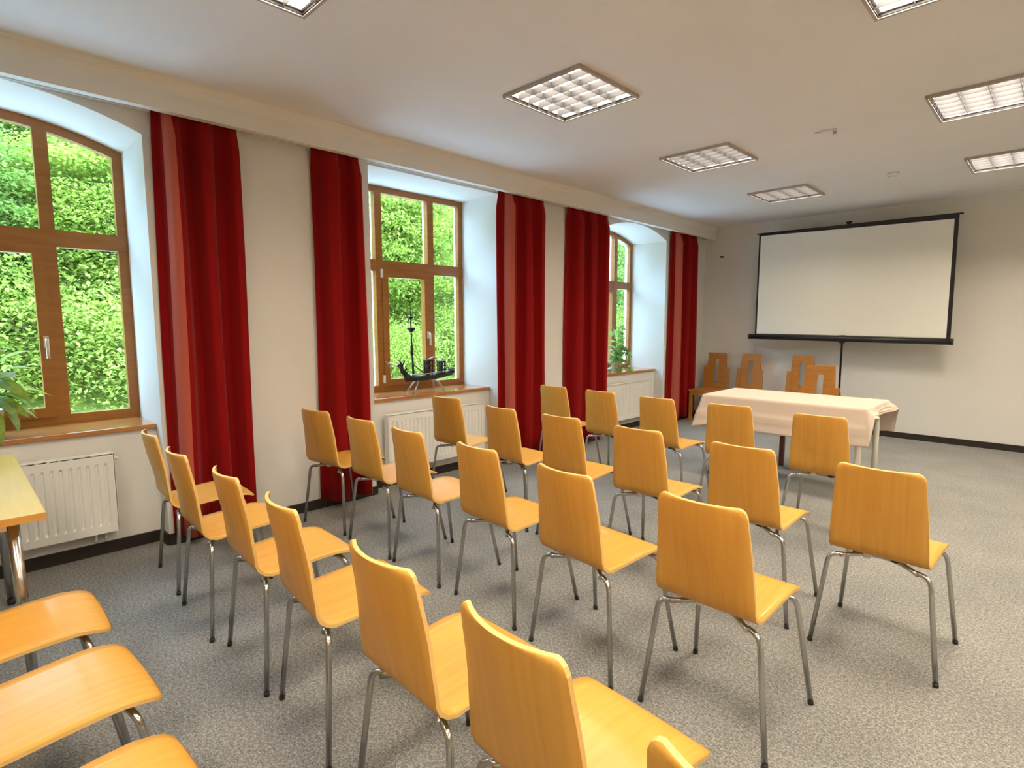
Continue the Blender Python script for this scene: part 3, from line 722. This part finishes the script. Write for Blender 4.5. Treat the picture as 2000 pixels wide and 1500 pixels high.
# ------------------------------------------------------------------ iron ship on the middle sill
def ship():
    X = -4.215; Y0 = 3.16; Z0 = 0.7605
    r = thing('ship_sculpture', 'dark iron ship sculpture with tall mast on the window sill', 'sculpture', (X, Y0, Z0))
    def p(y, z, x=0.0): return (x, y-Y0, z-Z0)
    # hull: cross sections along y (bow at small y)
    sec = [(2.875, 0.955, 0.030, 0.012), (2.90, 0.91, 0.050, 0.020), (2.95, 0.895, 0.035, 0.034), (3.03, 0.888, 0.030, 0.042), (3.12, 0.888, 0.030, 0.045), (3.22, 0.895, 0.032, 0.045), (3.32, 0.905, 0.032, 0.038), (3.40, 0.912, 0.026, 0.026), (3.445, 0.92, 0.028, 0.012)]
    n = 10; vs_, fs = [], []
    for y, z, h, w in sec:
        for k in range(n):
            a = 2*math.pi*k/n; vs_.append(p(y, z+h*math.cos(a)*(1 if math.cos(a) < 0 else 0.75), w*math.sin(a)))
    for i in range(len(sec)-1):
        for k in range(n): fs.append((i*n+k, i*n+(k+1) % n, (i+1)*n+(k+1) % n, (i+1)*n+k))
    fs += [tuple(range(n))[::-1], tuple((len(sec)-1)*n+k for k in range(n))]
    hull = MB().add(vs_, fs, False).build('hull', M['iron'], r)
    MB().tube([p(2.95, .925, .046), p(3.1, .927, .05), p(3.3, .935, .045), p(3.44, .945, .02)], 0.005, 6).build('gunwale', M['steel'], hull)
    # bow: curved neck and horned figurehead
    MB().tube([p(2.90, .93), p(2.865, .955), p(2.855, .985), p(2.862, 1.01)], [0.024, 0.02, 0.017, 0.012], 8).build('bow_neck', M['iron'], hull)
    fh = MB(); fh.tube([p(2.862, 1.005), p(2.838, 1.018), p(2.80, 1.008)], [0.016, 0.014, 0.004], 8)
    fh.tube([p(2.86, 1.012), p(2.845, 1.045), p(2.825, 1.06)], [0.008, 0.007, 0.002], 6); fh.tube([p(2.866, 1.012), p(2.885, 1.04), p(2.895, 1.062)], [0.008, 0.007, 0.002], 6)
    fh.tube([p(2.885, .95), p(2.91, .985), p(2.895, 1.0)], [0.010, 0.008, 0.004], 6)
    fh.build('figurehead', M['iron'], r)
    MB().tube([p(2.865, 0.985), p(2.69, 1.057)], [0.006, 0.003], 6).build('bowsprit', M['steel'], r)
    MB().tube([p(2.70, 1.052), p(2.80, 0.93), p(2.87, 0.955)], 0.0012, 5).build('stay', M['steel'], r)
    mast = MB().tube([p(2.985, 0.90), p(2.972, 1.18), p(2.965, 1.40), p(2.962, 1.58)], [0.011, 0.008, 0.0045, 0.002], 8).build('mast', M['iron'], r)
    for y, z, s in ((2.968, 1.335, 1.0), (2.964, 1.435, 0.55)):
        MB().lathe([(0.012*s, -0.028*s), (0.034*s, -0.004*s), (0.040*s, 0.014*s), (0.010*s, 0.018*s)], p(y, z), 10, False).build('crows_nest', M['iron'], mast)
    MB().tube([p(2.972, 1.10), p(2.972, 1.19)], 0.014, 8).build('mast_collar', M['iron'], mast)
    for a in ((2.965, 1.33, 3.10, 0.93, 0.0), (2.972, 1.14, 3.13, 0.93, 0.03), (2.972, 1.12, 2.89, 0.96, 0.0), (2.966, 1.33, 3.12, 0.93, -0.03), (2.97, 1.2, 3.06, .93, .035)):
        MB().tube([p(a[0], a[1]), p(a[2], a[3], a[4])], 0.0016, 5).build('rigging', M['iron'], r)
    MB().tube([p(2.975, 1.02, 0.01), p(3.09, 0.93, 0.02)], 0.005, 6).build('spar', M['iron'], r)
    for y, h, w in ((3.155, 0.135, 0.055), (3.305, 0.12, 0.045)):
        cb = MB()
        for sy in (-1, 1):
            for sx in (-1, 1): cb.box(p(y+sy*w/2-0.006, 0.915, sx*0.026-0.004), p(y+sy*w/2+0.006, 0.915+h, sx*0.026+0.004))
        for q in (0.30, 0.62, 0.94): cb.box(p(y-w/2-0.010, 0.915+h*q-0.006, -0.032), p(y+w/2+0.010, 0.915+h*q+0.006, 0.032))
        cb.box(p(y-w/2, 0.915, -0.012), p(y+w/2, 0.915+h*0.9, -0.004))
        cb.build('deck_tower', M['iron'], r)
    MB().tube([p(3.14, 1.055, .02), p(3.20, 1.075, .02), p(3.235, 1.062, 0.02)], 0.006, 6).build('tower_hook', M['steel'], r)
    MB().box(p(3.40, 0.91, -0.016), p(3.45, 0.955, 0.016)).build('stern_block', M['iron'], r)
    # stand
    for y, x, yt in ((2.95, -0.06, 3.04), (2.93, 0.09, 3.04), (3.27, 0.085, 3.16), (3.26, -0.06, 3.16)):
        MB().tube(bend([p(y, 0.7605+0.004, x), p((y+yt)/2+ (0.01 if y < 3 else 0.02), 0.845, x*0.5), p(yt, 0.882, 0.0)], None, 0.03), 0.0075, 8).build('stand_leg', M['steel'], r)
    MB().tube([p(3.02, 0.86, 0.02), p(3.10, 0.872, 0.0), p(3.18, 0.868, -0.01)], 0.007, 8).build('stand_bar', M['steel'], r)
ship()

# ------------------------------------------------------------------ potted plants
def leaf_mesh(name, l, w, m, droop=0.25, fold=0.12):
    n = 6; vs_, fs = [], []
    for i in range(n+1):
        t_ = i/n; hw = w*0.5*(math.sin(math.pi*min(1, t_*0.97+0.03))**0.75)*(1 if 0 < i < n else 0.05); z = -droop*l*t_*t_
        vs_ += [(-hw, l*t_, z+fold*hw), (0, l*t_, z), (hw, l*t_, z+fold*hw)]
    for i in range(n):
        for k in range(2): fs.append((i*3+k, i*3+k+1, (i+1)*3+k+1, (i+1)*3+k))
    return MB().add(vs_, fs, True).mesh(name, m)
def orient_leaf(o, base, az, el, roll=0):
    o.location = base; o.rotation_euler = (Matrix.Rotation(az, 4, 'Z') @ Matrix.Rotation(el, 4, 'X') @ Matrix.Rotation(roll, 4, 'Y')).to_euler()
def pot(r, R_, H):
    MB().lathe([(R_*0.72, 0.0), (R_*0.95, H*0.92), (R_*1.03, H*0.92), (R_*1.03, H), (R_*0.90, H), (R_*0.88, H*0.9)], n=24).build('pot', M['pot'], r)
    MB().lathe([(0.001, H*0.88), (R_*0.86, H*0.89), (R_*0.5, H*0.9)], n=20).build('soil', M['soil'], r)
def plant_a():
    rnd = random.Random(21); loc = (-4.22, 0.125, 0.7605)
    r = thing('potted_plant', 'broad-leaved potted plant on the sill beside the bare table', 'plant', loc)
    pot(r, 0.085, 0.15)
    MB().tube([(0, 0, 0.12), (0.01, 0.02, 0.22), (0.0, 0.03, 0.34)], [0.012, 0.010, 0.006], 8).build('stem', M['stem'], r)
    me = [leaf_mesh('leaf', 0.150, 0.075, M['house_leaf'], 0.55), leaf_mesh('leaf', 0.125, 0.064, M['house_leaf'], 0.35), leaf_mesh('leaf', 0.17, 0.074, M['house_leaf'], 0.8)]
    k = 0
    for ring, (z, n, el) in enumerate(((0.36, 7, 0.85), (0.31, 10, 0.5), (0.26, 11, 0.2), (0.21, 11, -0.1), (0.17, 9, -0.35))):
        for i in range(n):
            az = 2*math.pi*i/n + ring*0.5 + rnd.uniform(-.2, .2)
            if math.sin(az) > 0.35: az = -az          # keep clear of the glass
            b = Vector((0.02*math.sin(-az), 0.02*math.cos(az), z+rnd.uniform(-.03, .03)))
            L_ = link('leaf', me[k % 3], r); k += 1
            rad = 0.03+0.05*rnd.random()
            b2 = b + Vector((-math.sin(az)*rad, math.cos(az)*rad, 0.03*el+rad*0.3))
            MB().tube([b, b2], 0.003, 5).build('leaf_stalk', M['stem'], r)
            orient_leaf(L_, b2, az, el+rnd.uniform(-.25, .25), rnd.uniform(-.4, .4))
plant_a()
def plant_c():
    rnd = random.Random(8); loc = (-4.235, 6.235, 0.7605)
    r = thing('potted_plant', 'trailing potted plant on the sill closest to the projection screen', 'plant', loc)
    pot(r, 0.075, 0.13)
    me = [leaf_mesh('leaf', 0.095, 0.075, M['ivy_leaf'], 0.25), leaf_mesh('leaf', 0.075, 0.06, M['ivy_leaf'], 0.15), leaf_mesh('leaf', 0.11, 0.08, M['ivy_leaf'], 0.35)]
    k = 0
    for v in range(13):
        az = 2*math.pi*v/13+rnd.uniform(-.2, .2); up = 0.48 if v % 3 == 0 else 0.22
        if math.sin(az) > 0.5: az = -az
        d = Vector((-math.sin(az), math.cos(az), 0))
        pts = [Vector((0, 0, 0.11)) + d*0.02, Vector((0, 0, 0.11+up*0.6)) + d*0.05, Vector((0, 0, 0.11+up)) + d*(0.09 if v % 3 else 0.05)]
        if v % 3: pts += [Vector((0, 0, 0.10+up*0.4)) + d*0.14, Vector((0, 0, 0.03)) + d*0.15]
        MB().tube(pts, 0.003, 5).build('vine', M['stem'], r)
        for i in range(7):
            t_ = (i+0.7)/7*(len(pts)-1); a = int(min(t_, len(pts)-1.001)); q = pts[a].lerp(pts[a+1], t_-a)
            L_ = link('leaf', me[k % 3], r); k += 1
            la = az+rnd.uniform(-1.2, 1.2)
            if math.sin(la) > 0.3: la = -la
            orient_leaf(L_, q, la, rnd.uniform(-.6, .5), rnd.uniform(-.5, .5))
plant_c()

# ------------------------------------------------------------------ outside: lawn, slope, trees
def ground_z(x, y):
    d = max(0.0, -x-10.5)
    return -0.55 + 0.10*max(0, -x-5.5)*0.6 + 0.22*d + 0.25*math.sin(x*0.5+y*0.3)*min(1, d*0.3)
def outdoor():
    nx, ny = 40, 60; vs_, fs = [], []
    for i in range(nx+1):
        for j in range(ny+1):
            x = XO-0.02-(40.0*i/nx); y = -25+85*j/ny; vs_.append((x, y, ground_z(x, y)))
    for i in range(nx):
        for j in range(ny): fs.append((i*(ny+1)+j, i*(ny+1)+j+1, (i+1)*(ny+1)+j+1, (i+1)*(ny+1)+j))
    o = MB().add(vs_, fs, True).build('lawn', M['grass'])
    tag(o, 'bright green grassy slope outside the windows', 'grass', kind='structure')
outdoor()
tag(MB().box((-10.2, -25, -0.75), (XO-0.02, 60, -0.22)).build('bounce_slab', M['bounce_paving']), 'unseen pale slab added outside the window wall to bounce sky light', 'bounce_slab', kind='structure')  # unseen paved slab, added to bounce sky light up onto the ceiling
def crown_mesh(name, seed, ncl, per, rad, hgt, m, leaf=0.16, z0=0.0, flat=0.35):
    rs = np.random.RandomState(seed); cl = []
    while len(cl) < ncl:
        q = rs.uniform(-1, 1, 3); d = np.linalg.norm(q)
        if 0.45 < d < 1.0: cl.append(q*np.array([rad, rad, hgt/2]) + np.array([0, 0, z0+hgt/2]))
    cl = np.array(cl); n = ncl*per
    c = np.repeat(cl, per, 0); size = rs.uniform(0.35, 0.7, ncl).repeat(per)
    off = rs.normal(0, 1, (n, 3))*np.array([1, 1, flat])*size[:, None]*0.62
    droop = -0.25*np.hypot(off[:, 0], off[:, 1]); pos = c+off; pos[:, 2] += droop
    az = rs.uniform(0, 2*np.pi, n); tilt = rs.normal(0.45, 0.35, n); s = leaf*rs.uniform(0.6, 1.3, n)
    u = np.stack([np.cos(az)*np.cos(tilt), np.sin(az)*np.cos(tilt), -np.sin(tilt)], 1)
    v = np.stack([-np.sin(az), np.cos(az), rs.normal(0, .3, n)], 1)
    nn = np.cross(u, v)
    a = pos - u*s[:, None]*0.5; b = pos + u*s[:, None]*0.6; l = pos + v*s[:, None]*0.38 + nn*s[:, None]*0.10; r = pos - v*s[:, None]*0.38 + nn*s[:, None]*0.10
    V = np.stack([a, l, b, r], 1).reshape(-1, 3)
    me = bpy.data.meshes.new(name); me.vertices.add(4*n); me.vertices.foreach_set('co', V.ravel().astype(np.float32))
    me.loops.add(4*n); me.loops.foreach_set('vertex_index', np.arange(4*n, dtype=np.int32))
    me.polygons.add(n); me.polygons.foreach_set('loop_start', np.arange(0, 4*n, 4, dtype=np.int32)); me.polygons.foreach_set('loop_total', np.full(n, 4, dtype=np.int32))
    me.materials.append(m); me.update(calc_edges=True); return me
def make_tree(label, seed, h, rad, m, group, shrub=False):
    r = thing('shrub' if shrub else 'tree', label, 'shrub' if shrub else 'tree', group=group); rnd = random.Random(seed)
    ncl, per = (170, 130) if shrub else (440, 170)
    z0 = 0.0 if shrub else h*0.10
    f = link('foliage', crown_mesh('foliage', seed, ncl, per, rad, h-z0, m, 0.062 if shrub else 0.085, z0), r); f['kind'] = 'stuff'
    th = h*0.45 if shrub else h*0.85
    MB().tube([(0, 0, -0.4), (0.1*rnd.uniform(-1, 1), 0.1, th*0.4), (0.25*rnd.uniform(-1, 1), 0.2*rnd.uniform(-1, 1), th)], [0.04*h**0.8*0.5, 0.03*h**0.8*0.5, 0.01], 8).build('trunk', M['bark'], r)
    for k in range(3 if shrub else 7):
        a = rnd.uniform(0, 6.28); z = th*rnd.uniform(0.3, 0.85); l = rad*rnd.uniform(0.5, 0.8)
        MB().tube([(0, 0, z), (l*0.5*math.cos(a), l*0.5*math.sin(a), z+l*0.3), (l*math.cos(a), l*math.sin(a), z+l*0.35)], [0.035, 0.022, 0.008], 6).build('branch', M['bark'], r)
    return r
def forest():
    rnd = random.Random(77)
    ta = make_tree('tall light green broadleaf tree growing outside on the slope', 1, 5.6, 2.3, M['leaf_a'], 'light green trees outside')
    tb = make_tree('tall deeper green broadleaf tree growing outside on the slope', 2, 6.0, 2.2, M['leaf_b'], 'deeper green trees outside')
    sc = make_tree('low bright yellow-green shrub at the edge of the grass outside', 3, 1.9, 1.3, M['leaf_c'], 'shrubs outside', True)
    used = {}
    def put(src, x, y, s):
        o = copy_tree(src) if used.get(src.name) else src; used[src.name] = True
        o.location = (x, y, ground_z(x, y)-0.05); o.rotation_euler = (0, 0, rnd.uniform(0, 6.28)); o.scale = (s, s, s*rnd.uniform(.92, 1.1))
    y = -9.0; k = 0
    while y < 34:
        put((ta, tb)[k % 2], -14.2+rnd.uniform(-1, 1), y, rnd.uniform(.85, 1.05))
        put((tb, ta)[k % 2], -18.5+rnd.uniform(-1, 1), y+1.5, rnd.uniform(.95, 1.2))
        if k % 2 == 0: put((ta, tb)[(k//2) % 2], -24+rnd.uniform(-1, 1), y+1, rnd.uniform(1.2, 1.4))
        k += 1; y += rnd.uniform(2.5, 3.1)
    y = -5.0
    while y < 36:
        put(sc, -11.6+rnd.uniform(-.8, .8), y, rnd.uniform(.7, 1.25)); y += rnd.uniform(1.7, 2.6)
forest()
